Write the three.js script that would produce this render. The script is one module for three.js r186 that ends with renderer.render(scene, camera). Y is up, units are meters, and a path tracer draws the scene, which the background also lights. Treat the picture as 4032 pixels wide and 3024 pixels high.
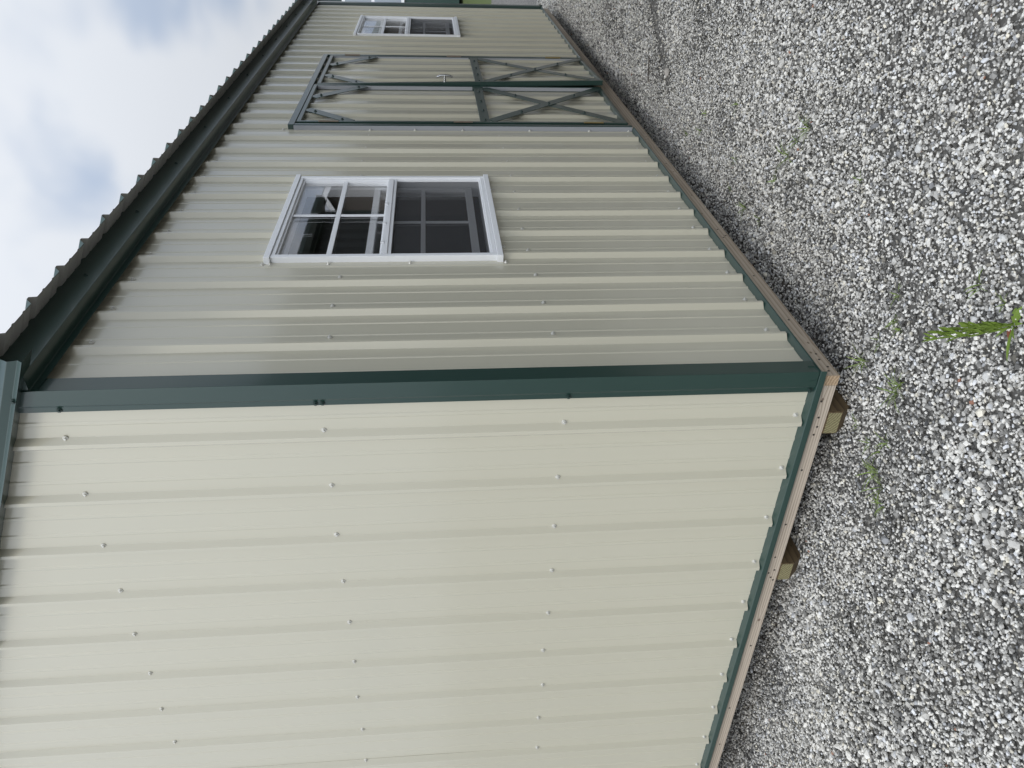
import * as THREE from 'three';
import { mergeGeometries } from 'three/addons/utils/BufferGeometryUtils.js';
import { ConvexGeometry } from 'three/addons/geometries/ConvexGeometry.js';

// ------------------------------------------------------------------ camera
const Y0 = 0.185;                                  // height of the wall sheets' lower edge above the gravel
const camera = new THREE.PerspectiveCamera(51.9, 4 / 3, 0.05, 800);
camera.position.set(-2.029, 1.200 + Y0, 1.353);
camera.up.set(0.55458366, -0.02497402, 0.83175312); // the phone was held upright, the picture stored on its side
camera.lookAt(-2.029 + 0.82713544, 1.200 + Y0 - 0.09278374, 1.353 - 0.55429066);

const scene = new THREE.Scene();
const renderer = new THREE.WebGLRenderer({ antialias: true });
renderer.toneMapping = THREE.LinearToneMapping;
renderer.toneMappingExposure = 1.55;
renderer.shadowMap.enabled = true;

// ------------------------------------------------------------------ random and noise
function rng(seed) { let a = seed >>> 0; return () => { a = (a + 0x6D2B79F5) | 0; let t = Math.imul(a ^ (a >>> 15), 1 | a); t = (t + Math.imul(t ^ (t >>> 7), 61 | t)) ^ t; return ((t ^ (t >>> 14)) >>> 0) / 4294967296; }; }
function hash(x, y, s) { let h = Math.imul(x | 0, 374761393) ^ Math.imul(y | 0, 668265263) ^ Math.imul(s | 0, 2147483647 - 59); h = Math.imul(h ^ (h >>> 13), 1274126177); return ((h ^ (h >>> 16)) >>> 0) / 4294967296; }
function vn(x, y, s = 0) { const ix = Math.floor(x), iy = Math.floor(y); let fx = x - ix, fy = y - iy; fx = fx * fx * (3 - 2 * fx); fy = fy * fy * (3 - 2 * fy); const a = hash(ix, iy, s), b = hash(ix + 1, iy, s), c = hash(ix, iy + 1, s), d = hash(ix + 1, iy + 1, s); return a + (b - a) * fx + (c - a) * fy + (a - b - c + d) * fx * fy; }
function fbm(x, y, s = 0, o = 5) { let v = 0, a = 0.5, n = 0; for (let i = 0; i < o; i++) { v += a * vn(x, y, s + i * 17); n += a; a *= 0.5; x = x * 2.03 + 11.3; y = y * 2.03 + 4.7; } return v / n; }
const clamp = (x, a = 0, b = 1) => Math.min(b, Math.max(a, x));
const sstep = (a, b, x) => { const t = clamp((x - a) / (b - a)); return t * t * (3 - 2 * t); };

// ------------------------------------------------------------------ sky: bright broken overcast
const SUN = new THREE.Vector3(-0.72, 0.66, 0.14).normalize();
const SKY = 1.0;
// thin, blue-grey openings and thick white heads among the clouds: direction, size, depth
const THIN = [[0.941, 0.297, -0.165, 0.062, 0.34], [0.955, 0.29, -0.10, 0.07, 0.28], [0.908, 0.385, -0.150, 0.05, 0.16], [0.875, 0.40, -0.27, 0.07, 0.10], [0.893, 0.350, -0.284, 0.045, 0.20], [0.915, 0.348, -0.206, 0.05, -0.20], [0.905, 0.310, -0.268, 0.05, -0.20], [0.955, 0.235, -0.175, 0.06, -0.18], [0.935, 0.25, -0.23, 0.05, -0.15]];
{
  const w = 1024, h = 512, data = new Float32Array(w * h * 4), d = new THREE.Vector3();
  for (let j = 0; j < h; j++) for (let i = 0; i < w; i++) {
    const phi = ((i + 0.5) / w - 0.5) * 2 * Math.PI, th = ((j + 0.5) / h - 0.5) * Math.PI;
    d.set(Math.cos(th) * Math.cos(phi), Math.sin(th), Math.cos(th) * Math.sin(phi));
    const el = Math.max(d.y, 0), k = 1 / (el + 0.22), px = d.x * k, pz = d.z * k;
    const wx = px + 0.5 * (fbm(px * 1.3, pz * 1.3, 5) - 0.5), wz = pz + 0.5 * (fbm(px * 1.3 + 7, pz * 1.3, 9) - 0.5);
    let c = fbm(wx * 1.55 + 24.35, wz * 1.55 + 1.2, 23, 6);
    for (const [tx, ty, tz, tr, ta] of THIN) { const q = (d.x - tx) ** 2 + (d.y - ty) ** 2 + (d.z - tz) ** 2; c -= ta * Math.exp(-q / (tr * tr)); }
    c = sstep(0.34, 0.58, c + 0.5 * (fbm(wx * 9, wz * 9, 51, 4) - 0.5) * 0.5);  // 0 thin blue-grey, 1 white cloud
    const soft = fbm(px * 0.8 + 20, pz * 0.8, 33, 4);
    const glow = Math.pow(Math.max(0, d.dot(SUN)), 2);
    const g = (0.43 + 0.31 * el) * (0.92 + 0.16 * soft) + 0.68 * glow;
    const lo = [0.585, 0.69, 0.865], hi = [0.92, 0.965, 1.035];
    for (let q = 0; q < 3; q++) data[(j * w + i) * 4 + q] = SKY * g * (lo[q] + (hi[q] - lo[q]) * c);
    data[(j * w + i) * 4 + 3] = 1;
  }
  const t = new THREE.DataTexture(data, w, h, THREE.RGBAFormat, THREE.FloatType);
  t.mapping = THREE.EquirectangularReflectionMapping; t.magFilter = t.minFilter = THREE.LinearFilter; t.wrapS = THREE.RepeatWrapping; t.needsUpdate = true;
  scene.background = t; scene.environment = t;
}
const sun = new THREE.DirectionalLight(new THREE.Color(1.0, 0.97, 0.91), 0.5);
sun.position.copy(SUN).multiplyScalar(30); sun.castShadow = true; sun.shadow.radius = 30; sun.shadow.mapSize.set(4096, 4096);
Object.assign(sun.shadow.camera, { left: -12, right: 12, top: 12, bottom: -12, near: 1, far: 70 });
scene.add(sun); scene.add(sun.target);

// ------------------------------------------------------------------ materials
const lin = (r, g, b) => new THREE.Color().setRGB(r, g, b);
const std = (c, roughness, o = {}) => new THREE.MeshStandardMaterial({ color: c, roughness, metalness: 0, side: THREE.DoubleSide, ...o });
function dataTex(w, h, f, srgb = true) {
  const a = new Uint8Array(w * h * 4);
  for (let j = 0; j < h; j++) for (let i = 0; i < w; i++) { const c = f(i / w, j / h, i, j), o = (j * w + i) * 4; for (let q = 0; q < 3; q++) a[o + q] = clamp(c[q], 0, 1) * 255; a[o + 3] = 255; }
  const t = new THREE.DataTexture(a, w, h, THREE.RGBAFormat); t.wrapS = t.wrapT = THREE.RepeatWrapping; t.magFilter = THREE.LinearFilter; t.minFilter = THREE.LinearMipmapLinearFilter; t.generateMipmaps = true; t.anisotropy = 8; if (srgb) t.colorSpace = THREE.SRGBColorSpace; t.needsUpdate = true; return t;
}
// lumber: u metres along the grain (tile 2.4 m), v metres across (tile 0.15 m)
function woodTex(light, dark, seed, rings, knots) {
  const R = rng(seed), kn = []; for (let i = 0; i < knots; i++) kn.push([R() * 2.4, 0.015 + R() * 0.075, 0.006 + R() * 0.006]);
  return dataTex(1536, 192, (u, v) => {
    let x = u * 2.4, y = v * 0.15, yy = y + 0.006 * (fbm(x * 1.1, y * 10, seed, 3) - 0.5), kd = 0;
    for (const [kx, ky, kr] of kn) { const dx = (x - kx) / 3.2, dy = y - ky, r = Math.hypot(dx, dy); yy += Math.sign(dy || 1) * 0.006 * Math.exp(-(r * r) / (kr * kr * 2.2)); kd = Math.max(kd, 1 - sstep(kr * 0.35, kr * 0.6, Math.hypot((x - kx) / 1.5, dy))); }
    const ph = yy * rings + 0.8 * vn(x * 0.7, 3, seed + 3), f = ph - Math.floor(ph);
    const late = Math.pow(f, 2.2) * (1 - sstep(0.93, 1, f)), fib = fbm(x * 9, y * 900, seed + 8, 3) - 0.5, st = fbm(x * 2.2, y * 26, seed + 31, 4);
    let k = clamp(late * 0.85 + fib * 0.45 + (st - 0.5) * 0.7, 0, 1); k = Math.max(k, kd * 1.0);
    return [0, 1, 2].map(q => (light[q] + (dark[q] - light[q]) * k));
  });
}
const endTex = (light, dark, seed, cx, cy) => dataTex(192, 192, (u, v) => {
  const r = Math.hypot(u - cx, (v - cy)) * 9 + 0.7 * fbm(u * 4, v * 4, seed, 3), f = r - Math.floor(r), k = clamp(Math.pow(f, 1.8) * 0.9 + (fbm(u * 30, v * 30, seed + 4, 3) - 0.5) * 0.7);
  return [0, 1, 2].map(q => light[q] + (dark[q] - light[q]) * k);
});
const M = {
  cream: new THREE.MeshPhysicalMaterial({ color: lin(0.545, 0.518, 0.408), roughness: 0.42, metalness: 0, ior: 1.55, clearcoat: 1, clearcoatRoughness: 0.13, side: THREE.DoubleSide }),
  green: new THREE.MeshPhysicalMaterial({ color: lin(0.016, 0.044, 0.035), roughness: 0.4, metalness: 0, clearcoat: 0.5, clearcoatRoughness: 0.14, side: THREE.DoubleSide }),
  roofTop: std(lin(0.018, 0.046, 0.037), 0.34),
  roofUnder: std(lin(0.44, 0.43, 0.405), 0.55),
  white: std(lin(0.83, 0.84, 0.85), 0.32),
  screw: std(lin(0.66, 0.65, 0.60), 0.3, { metalness: 0.35 }),
  screwGreen: std(lin(0.016, 0.036, 0.030), 0.35),
  nail: std(lin(0.035, 0.028, 0.022), 0.6),
  lining: std(lin(0.26, 0.19, 0.12), 0.9),
  brass: std(lin(0.42, 0.33, 0.16), 0.4, { metalness: 0.85 }),
  bronze: std(lin(0.30, 0.25, 0.20), 0.45, { metalness: 0.8 }),
  chrome: std(lin(0.72, 0.72, 0.72), 0.22, { metalness: 1 }),
  glass: new THREE.MeshPhysicalMaterial({ color: 0xffffff, roughness: 0.0, metalness: 0, transmission: 1, thickness: 0, ior: 1.8, side: THREE.DoubleSide }),
  screen: std(lin(0.045, 0.046, 0.048), 0.95, { transparent: true, opacity: 0.60 }),
  jamb: std(lin(0.33, 0.34, 0.36), 0.4),
  darkWall: std(lin(0.075, 0.08, 0.078), 0.4),
  houseWall: std(lin(0.10, 0.088, 0.075), 0.8),
  board: std(0xffffff, 0.82, { map: woodTex([0.75, 0.70, 0.635], [0.48, 0.42, 0.365], 7, 105, 3) }),
  boardB: std(0xffffff, 0.82, { map: woodTex([0.70, 0.645, 0.575], [0.49, 0.43, 0.36], 19, 60, 6) }),
  skid: std(0xffffff, 0.88, { map: woodTex([0.40, 0.335, 0.235], [0.25, 0.195, 0.125], 29, 40, 4) }),
  boardEnd: std(0xffffff, 0.85, { map: endTex([0.72, 0.63, 0.52], [0.48, 0.39, 0.29], 4, 0.5, -0.7) }),
  skidEnd: std(0xffffff, 0.88, { map: endTex([0.57, 0.54, 0.40], [0.31, 0.285, 0.19], 9, -0.35, 1.15) }),
};

// ------------------------------------------------------------------ geometry helpers
const taken = {};
function numbered(n) { const k = taken[n] = (taken[n] ?? -1) + 1; return k ? `${n}_${String(k).padStart(3, '0')}` : n; }
function put(parent, name, geo, mat, label) { const m = new THREE.Mesh(geo, mat); m.name = name; m.castShadow = m.receiveShadow = true; if (label) m.userData.label = label; parent.add(m); return m; }
function thing(name, label, category, group) { const g = new THREE.Group(); g.name = numbered(name); g.userData = { label, category }; if (group) g.userData.group = group; scene.add(g); return g; }
function structure(name, geo, mat) { const m = new THREE.Mesh(geo, mat); m.name = name; m.receiveShadow = m.castShadow = true; m.userData.kind = 'structure'; scene.add(m); return m; }
// box with small chamfers given by its extents; uv in metres along the long axis
function box(x0, x1, y0, y1, z0, z1, b = 0) {
  let g;
  if (b > 0) {
    const w = x1 - x0, h = y1 - y0, d = z1 - z0, p = [];
    for (const i of [0, 1]) for (const j of [0, 1]) for (const k of [0, 1]) { const sx = i ? -1 : 1, sy = j ? -1 : 1, sz = k ? -1 : 1, X = i ? x1 : x0, Y = j ? y1 : y0, Z = k ? z1 : z0; const bb = Math.min(b, w / 3, h / 3, d / 3); p.push(new THREE.Vector3(X, Y + sy * bb, Z + sz * bb), new THREE.Vector3(X + sx * bb, Y, Z + sz * bb), new THREE.Vector3(X + sx * bb, Y + sy * bb, Z)); }
    g = new ConvexGeometry(p); g = g.index ? g.toNonIndexed() : g;
  } else { g = new THREE.BoxGeometry(x1 - x0, y1 - y0, z1 - z0).toNonIndexed(); g.translate((x0 + x1) / 2, (y0 + y1) / 2, (z0 + z1) / 2); }
  g.computeVertexNormals();
  const P = g.attributes.position, N = g.attributes.normal, uv = new Float32Array(P.count * 2), ext = [x1 - x0, y1 - y0, z1 - z0], long = ext.indexOf(Math.max(...ext));
  for (let i = 0; i < P.count; i++) { const p = [P.getX(i) - x0, P.getY(i) - y0, P.getZ(i) - z0], n = [Math.abs(N.getX(i)), Math.abs(N.getY(i)), Math.abs(N.getZ(i))], ax = n.indexOf(Math.max(...n)); const others = [0, 1, 2].filter(q => q !== ax); let [a, c] = others; if (c === long) [a, c] = [c, a]; uv[i * 2] = p[a] / 2.4; uv[i * 2 + 1] = p[c] / 0.15; }
  g.setAttribute('uv', new THREE.BufferAttribute(uv, 2));
  return g;
}
const merge = a => mergeGeometries(a.map(g => { const q = g.index ? g.toNonIndexed() : g; for (const k of Object.keys(q.attributes)) if (!['position', 'normal'].includes(k) && !(k === 'uv')) q.deleteAttribute(k); if (!q.attributes.uv) q.setAttribute('uv', new THREE.BufferAttribute(new Float32Array(q.attributes.position.count * 2), 2)); return q; }));
function fillet(pts, r = 0.002) {
  const o = [pts[0]];
  for (let i = 1; i < pts.length - 1; i++) { const [a, b, c] = [pts[i - 1], pts[i], pts[i + 1]], la = Math.hypot(a[0] - b[0], a[1] - b[1]), lc = Math.hypot(c[0] - b[0], c[1] - b[1]), q = Math.min(r, la / 3, lc / 3); const A = [b[0] + (a[0] - b[0]) / la * q, b[1] + (a[1] - b[1]) / la * q], C = [b[0] + (c[0] - b[0]) / lc * q, b[1] + (c[1] - b[1]) / lc * q]; o.push(A, [(A[0] + C[0]) / 4 + b[0] / 2, (A[1] + C[1]) / 4 + b[1] / 2], C); }
  o.push(pts[pts.length - 1]); return o;
}
// folded sheet metal: a 2-D profile swept from t0 to t1; map(u, v, t) gives the point
function fold(pts, t0, t1, map, n = 1, r = 0.002, wob = 0, seed = 1) {
  const p = fillet(pts, r), pos = [], idx = [];
  for (let k = 0; k <= n; k++) { const t = t0 + (t1 - t0) * k / n; p.forEach(([u, v], i) => { const w = wob ? wob * (vn(t * 2.3, i * 0.35, seed) - 0.5) : 0; pos.push(...map(u + w, v + w * 0.5, t)); }); }
  const m = p.length; for (let k = 0; k < n; k++) for (let i = 0; i < m - 1; i++) { const a = k * m + i, b = a + 1, c = a + m, d = c + 1; idx.push(a, c, b, b, c, d); }
  const g = new THREE.BufferGeometry(); g.setAttribute('position', new THREE.Float32BufferAttribute(pos, 3)); g.setIndex(idx); g.computeVertexNormals(); return g;
}
// ribbed sheet: 9 inch pitch, tall ribs and two small stiffeners between them
const P = 0.2286;
const HALF = [[0.0060, 0.0190], [0.0072, 0.0186], [0.0238, 0.0004], [0.0250, 0], [0.0660, 0], [0.0695, 0.0022], [0.0705, 0.0025], [0.0795, 0.0025], [0.0805, 0.0022], [0.0840, 0], [0.1143, 0]];
const PROFILE = [...HALF.map(([a, b]) => [-a, b]).reverse(), ...HALF];
function ribH(s, rib) { let d = (s - rib) / P; d = (d - Math.round(d)) * P; for (let i = 0; i < PROFILE.length - 1; i++) { const [a, ha] = PROFILE[i], [b, hb] = PROFILE[i + 1]; if (d >= a && d <= b) return b > a ? ha + (hb - ha) * (d - a) / (b - a) : ha; } return 0; }
function ribbed({ s0, s1, rib, bot, top, open = [], map, step = 0.13, amp = 0.0007, seed = 1, flip = false, dents = [] }) {
  const S = new Set([s0, s1]);
  for (let k = Math.floor((s0 - rib) / P) - 1; k <= Math.ceil((s1 - rib) / P) + 1; k++) for (const [o] of PROFILE) { const s = rib + k * P + o; if (s > s0 + 1e-4 && s < s1 - 1e-4) S.add(+s.toFixed(5)); }
  for (const [a, b] of open) for (const s of [a, b]) if (s > s0 && s < s1) S.add(s);
  const ss = [...S].sort((a, b) => a - b), tmax = Math.max(top(s0), top(s1)), flat = top(s0) === top(s1);
  const T = new Set(); const n = Math.max(2, Math.round((tmax - bot) / step)); for (let k = 0; k <= n; k++) T.add(k / n);
  if (flat) for (const [, , a, b] of open) for (const y of [a, b]) if (y > bot && y < tmax) T.add((y - bot) / (tmax - bot));
  const ts = [...T].sort((a, b) => a - b), pos = [], idx = [], m = ss.length;
  for (const t of ts) for (const s of ss) {
    const y = bot + t * (top(s) - bot); let h = ribH(s, rib); const edge = 1 - h / 0.02;
    h += amp * edge * ((vn(s * 5.5, y * 1.3, seed) - 0.5) * 1.3 + (vn(s * 14, y * 3.4, seed + 5) - 0.5) * 0.6);
    for (const [ds, dy, dr, da] of dents) { const r2 = ((s - ds) ** 2 + (y - dy) ** 2) / (dr * dr); if (r2 < 6) h += da * Math.exp(-r2) * edge; }
    pos.push(...map(s, y, h));
  }
  for (let k = 0; k < ts.length - 1; k++) for (let i = 0; i < m - 1; i++) {
    const sm = (ss[i] + ss[i + 1]) / 2, ym = bot + (ts[k] + ts[k + 1]) / 2 * (top(sm) - bot);
    if (open.some(([a, b, c, d]) => sm > a && sm < b && ym > c && ym < d)) continue;
    const a = k * m + i, b = a + 1, c = a + m, d = c + 1; flip ? idx.push(a, c, b, b, c, d) : idx.push(a, b, c, b, d, c);
  }
  // every facet across the sheet keeps its own normal, so that the folds stay crisp; along the sheet it is smooth
  const np = [], ni = [], at = new Map(); const vert = (v, strip) => { const k = v * 4096 + strip; let j = at.get(k); if (j === undefined) { j = np.length / 3; np.push(pos[v * 3], pos[v * 3 + 1], pos[v * 3 + 2]); at.set(k, j); } return j; };
  for (let q = 0; q < idx.length; q += 6) { const strip = Math.min(idx[q] % m, idx[q + 1] % m, idx[q + 2] % m); for (let e = 0; e < 6; e++) ni.push(vert(idx[q + e], strip)); }
  const g = new THREE.BufferGeometry(); g.setAttribute('position', new THREE.Float32BufferAttribute(np, 3)); g.setIndex(ni); g.computeVertexNormals(); return g;
}
// screw: washer and hexagonal head along +z
const screwGeo = (() => { const K = 1.12; const w = new THREE.CylinderGeometry(0.0072, 0.0078, 0.0022, 12).rotateX(Math.PI / 2).translate(0, 0, 0.0011), f = new THREE.CylinderGeometry(0.0056, 0.006, 0.0012, 12).rotateX(Math.PI / 2).translate(0, 0, 0.0027), h = new THREE.CylinderGeometry(0.0036, 0.0041, 0.0045, 6).rotateX(Math.PI / 2).translate(0, 0, 0.0053); return merge([w, f, h]).scale(K, K, K); })();
const nailGeo = new THREE.CylinderGeometry(0.0040, 0.0040, 0.0012, 10).rotateX(Math.PI / 2);
function dot(parent, name, geo, mat, x, y, z, ry = 0, rz = 0) { const m = put(parent, name, geo, mat); m.position.set(x, y, z); m.rotation.set(0, ry, rz); return m; }

// ------------------------------------------------------------------ the shed
const SLOPE = 0.417, ANG = Math.atan(SLOPE), EAVE_Z = 0.159, EAVE_Y = 2.449 + Y0;
function buildShed(g, { L, Wd, ribX = 0.240, ribZ = 0.186, open = [], doors = [], wall = M.cream, trim = M.green, fascia = null, full = true }) {
  const y0 = Y0, topY = 2.47 + Y0, ridgeZ = -Wd / 2, roofY = z => EAVE_Y + (EAVE_Z - z) * SLOPE, fas = fascia || trim;
  const cuts = (a, b, off) => { const e = [a]; for (let x = off; x < b; x += 4 * P) if (x > a + 0.1 && x < b - 0.1) e.push(x); e.push(b); return e; };
  // ribbed wall sheets
  let e = cuts(0, L, ribX - 0.03 + 4 * P);
  for (let i = 0; i < e.length - 1; i++) {
    put(g, 'wall_sheet', ribbed({ s0: e[i], s1: e[i + 1], rib: ribX, bot: y0, top: () => topY, open, map: (s, y, n) => [s, y, n], seed: 40 + i }), wall);
    put(g, 'wall_sheet', ribbed({ s0: e[i], s1: e[i + 1], rib: ribX, bot: y0, top: () => topY, map: (s, y, n) => [s, y, -Wd - n], seed: 70 + i, flip: true, step: 0.6 }), wall);
  }
  e = cuts(0, Wd, ribZ - 0.03 + 4 * P);
  const gTop = s => roofY(-Math.min(s, Wd - s)) - 0.01;
  for (let i = 0; i < e.length - 1; i++) {
    const parts = e[i] < Wd / 2 && e[i + 1] > Wd / 2 ? [[e[i], Wd / 2], [Wd / 2, e[i + 1]]] : [[e[i], e[i + 1]]];
    const near = [], far = [];
    for (const [a, b] of parts) {
      near.push(ribbed({ s0: a, s1: b, rib: ribZ, bot: y0, top: gTop, map: (s, y, n) => [-n, y, -s], seed: 10 + i, flip: true, dents: full ? [[0.157, 2.335 + Y0, 0.035, -0.0022], [0.385, 2.337 + Y0, 0.03, -0.0012], [0.13, 2.20 + Y0, 0.03, 0.0014], [0.21, 2.12 + Y0, 0.02, -0.0008]] : [] }));
      far.push(ribbed({ s0: a, s1: b, rib: ribZ, bot: y0, top: gTop, map: (s, y, n) => [L + n, y, -s], seed: 20 + i, step: 0.6 }));
    }
    put(g, 'wall_sheet', merge(near), wall); put(g, 'wall_sheet', merge(far), wall);
  }
  // wooden lining behind the sheets keeps the inside dark
  const lb = []; const zi0 = -0.075, zi1 = -0.012, lt = topY - 0.02;
  const ow = open.filter(o => o[4]).sort((a, b) => a[0] - b[0]); let px = 0.02;
  for (const [a, b, c, d] of ow) { lb.push(box(px, a, y0, lt, zi0, zi1)); if (c > y0) lb.push(box(a, b, y0, c, zi0, zi1)); lb.push(box(a, b, d, lt, zi0, zi1)); px = b; }
  lb.push(box(px, L - 0.02, y0, lt, zi0, zi1), box(0.02, L - 0.02, y0, lt, -Wd + 0.012, -Wd + 0.075), box(0.012, 0.075, y0 + 0.004, lt - 0.01, -Wd + 0.08, -0.08), box(L - 0.075, L - 0.012, y0 + 0.004, lt - 0.01, -Wd + 0.08, -0.08), box(0.03, L - 0.03, lt + 0.002, lt + 0.03, -Wd + 0.03, -0.03));
  put(g, 'wall_lining', merge(lb), M.lining);
  // floor, rim boards, skids
  put(g, 'floor', box(0.05, L - 0.05, y0 - 0.085, y0 - 0.004, -Wd + 0.05, -0.05), M.lining);
  put(g, 'rim_board', box(-0.006, L + 0.006, y0 - 0.090, y0 - 0.001, -0.040, 0.0, 0.002), M.boardB);
  put(g, 'rim_board', box(-0.006, L + 0.006, y0 - 0.090, y0 - 0.001, -Wd, -Wd + 0.040, 0.002), M.boardB);
  put(g, 'rim_board', box(-0.001, 0.039, y0 - 0.092, y0 - 0.001, -Wd + 0.042, -0.0425, 0.002), M.board);
  put(g, 'rim_board', box(L - 0.039, L + 0.001, y0 - 0.092, y0 - 0.001, -Wd + 0.042, -0.0425, 0.002), M.board);
  if (full) {
    const q = box(-0.0075, -0.0062, y0 - 0.0885, y0 - 0.0025, -0.0385, -0.0015), uv = q.attributes.uv, pp = q.attributes.position; for (let i = 0; i < uv.count; i++) uv.setXY(i, -pp.getZ(i) / 0.09, (pp.getY(i) - y0 + 0.09) / 0.09);
    put(g, 'end_grain', q, M.boardEnd);
  }
  const skidTop = y0 - 0.0935, sb = 0.002;
  for (const zc of [-0.194, -0.909, -Wd + 0.909, -Wd + 0.194]) {
    const sh = new THREE.Shape(); const x1 = L + 0.002; [[-0.002, skidTop], [-0.002, skidTop - 0.047], [0.036, sb], [x1 - 0.036, sb], [x1, skidTop - 0.047], [x1, skidTop]].forEach(([x, y], i) => i ? sh.lineTo(x, y) : sh.moveTo(x, y));
    const q = new THREE.ExtrudeGeometry(sh, { depth: 0.085, bevelEnabled: true, bevelThickness: 0.0025, bevelSize: 0.002, bevelSegments: 2 }).translate(0, 0, zc - 0.0425);
    const pp = q.attributes.position, uv = q.attributes.uv; for (let i = 0; i < uv.count; i++) uv.setXY(i, pp.getX(i) / 2.4, (pp.getY(i) + pp.getZ(i) * 0.99) / 0.15);
    const sk = put(g, 'skid', q, M.skid);
    if (full) { const c = box(-0.0050, -0.0041, skidTop - 0.0455, skidTop - 0.001, zc - 0.0415, zc + 0.0415), u2 = c.attributes.uv, p2 = c.attributes.position; for (let i = 0; i < u2.count; i++) u2.setXY(i, (zc + 0.0415 - p2.getZ(i)) / 0.085, (p2.getY(i) - skidTop + 0.047) / 0.047 * 0.55); put(sk, 'end_grain', c, M.skidEnd); }
  }
  // base trim: ledge and drip on every side, interrupted at the door
  const bt = [[-0.004, 0.022], [-0.002, 0.001], [0.029, -0.0075], [0.031, -0.0280], [0.0265, -0.0295]], bl = [[-0.004, 0.022], [-0.002, 0.001], [0.0245, -0.0105], [0.0255, -0.0150], [0.0225, -0.0160]];
  const runs = []; let bx = -0.0290; for (const [a, b] of doors) { runs.push([bx, a]); bx = b; } runs.push([bx, L + 0.0305]);
  for (const [a, b] of runs) put(g, 'base_trim', fold(bl, a, b, (u, v, t) => [t, y0 + v, u], Math.ceil((b - a) * 6), 0.0016, 0.0012, 3), trim);
  put(g, 'base_trim', fold(bt, -0.0310, Wd + 0.031, (u, v, t) => [-u, y0 + v - 0.0004, -t], 24, 0.0016, 0.0012, 5), trim);
  put(g, 'base_trim', fold(bt, -0.0310, Wd + 0.031, (u, v, t) => [L + u, y0 + v - 0.0004, -t], 1), trim);
  put(g, 'base_trim', fold(bt, -0.0305, L + 0.0305, (u, v, t) => [t, y0 + v, -Wd - u], 1), trim);
  // corner trims
  const cp = [[0.0025, -0.0545], [-0.0205, -0.0540], [-0.0210, -0.0345], [-0.0280, -0.0265], [-0.0285, 0.0285], [0.0415, 0.0275], [0.0455, 0.0040], [0.0600, 0.0032]];
  const cTop = 2.455 + Y0;
  put(g, 'corner_trim', fold(cp, y0 - 0.004, cTop, (u, v, t) => [u, t, v], 20, 0.0025, 0.0010, 8), trim);
  put(g, 'corner_trim', fold(cp, y0 - 0.004, cTop, (u, v, t) => [L - u, t, v], 6), trim);
  put(g, 'corner_trim', fold(cp, y0 - 0.004, cTop, (u, v, t) => [u, t, -Wd - v], 1), trim);
  put(g, 'corner_trim', fold(cp, y0 - 0.004, cTop, (u, v, t) => [L - u, t, -Wd - v], 1), trim);
  // eave trim: fascia, soffit and wall flange, in two lapped lengths
  const ep = [[0.083, 2.4895], [0.084, 2.379], [0.0290, 2.3795], [0.0275, 2.3555], [0.0305, 2.3545]].map(([a, b]) => [a, b + Y0]);
  const lap = Math.min(3.1, L * 0.45);
  put(g, 'eave_trim', fold(ep, -0.026, lap, (u, v, t) => [t, v, u], 16, 0.0025, 0.0016, 12), fas);
  put(g, 'eave_trim', fold(ep.map(([a, b]) => [a - 0.0012, b + 0.0008]), lap - 0.04, L + 0.026, (u, v, t) => [t, v, u], 20, 0.0025, 0.0022, 14), fas);
  put(g, 'eave_trim', fold(ep, -0.026, L + 0.026, (u, v, t) => [t, v, -Wd - u], 1), fas);
  for (const x of [-0.0235, L + 0.0235]) put(g, 'eave_end_cap', (() => { const s = new THREE.Shape(); [[0.081, 2.3815], [0.081, 2.486], [-0.02, 2.52], [-0.02, 2.3815]].forEach(([z, y], i) => i ? s.lineTo(z, y + Y0) : s.moveTo(z, y + Y0)); const q = new THREE.ShapeGeometry(s); q.rotateY(-Math.PI / 2); q.translate(x, 0, 0); return q; })(), fas);
  // roof sheets, green above and bare primer below
  const len = (EAVE_Z - ridgeZ) / Math.cos(ANG), c = Math.cos(ANG), s_ = Math.sin(ANG);
  const rc = cuts(-0.045, L + 0.045, 0.061 - 0.03 + 4 * P);
  for (const back of [0, 1]) for (let i = 0; i < rc.length - 1; i++) {
    const mp = off => (s, t, n) => { const z = EAVE_Z - t * c + (n + off) * s_, y = EAVE_Y + t * s_ + (n + off) * c; return [s, y, back ? -Wd - z : z]; };
    const o = { s0: rc[i], s1: rc[i + 1], rib: 0.061, bot: 0, top: () => len, step: back ? 2 : 0.7, amp: 0, flip: !!back };
    const sh = put(g, 'roof_sheet', ribbed({ ...o, map: mp(0.0012) }), M.roofTop);
    put(sh, 'sheet_underside', ribbed({ ...o, map: mp(0) }), M.roofUnder);
  }
  const rp = [[-0.2, 0.030 - 0.2 * 0.0], [0, 0.026]];
  put(g, 'ridge_cap', fold([[-0.16, -0.16 * SLOPE], [0, 0], [0.16, -0.16 * SLOPE]], -0.05, L + 0.05, (u, v, t) => [t, roofY(ridgeZ) + 0.024 + v, ridgeZ + u], 1), trim);
  // rake trims along the gable slopes
  const rk = [[0.020, 0.004], [-0.034, 0.002], [-0.062, 0.0], [-0.048, 0.0165], [-0.054, 0.0435], [-0.040, 0.066], [-0.038, 0.128], [0.075, 0.132]];
  const R0 = 2.3495 + Y0, rz0 = 0.146;
  for (const end of [0, 1]) for (const back of [0, 1]) {
    const map = (u, v, t) => { const z = rz0 - t, y = R0 + t * SLOPE + v; return [end ? L - u : u, y, back ? -Wd - z : z]; };
    put(g, 'rake_trim', fold(rk, 0, rz0 - ridgeZ, map, end || back ? 1 : 14, 0.002, end || back ? 0 : 0.0012, 17), trim);
  }
  return g;
}

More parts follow.
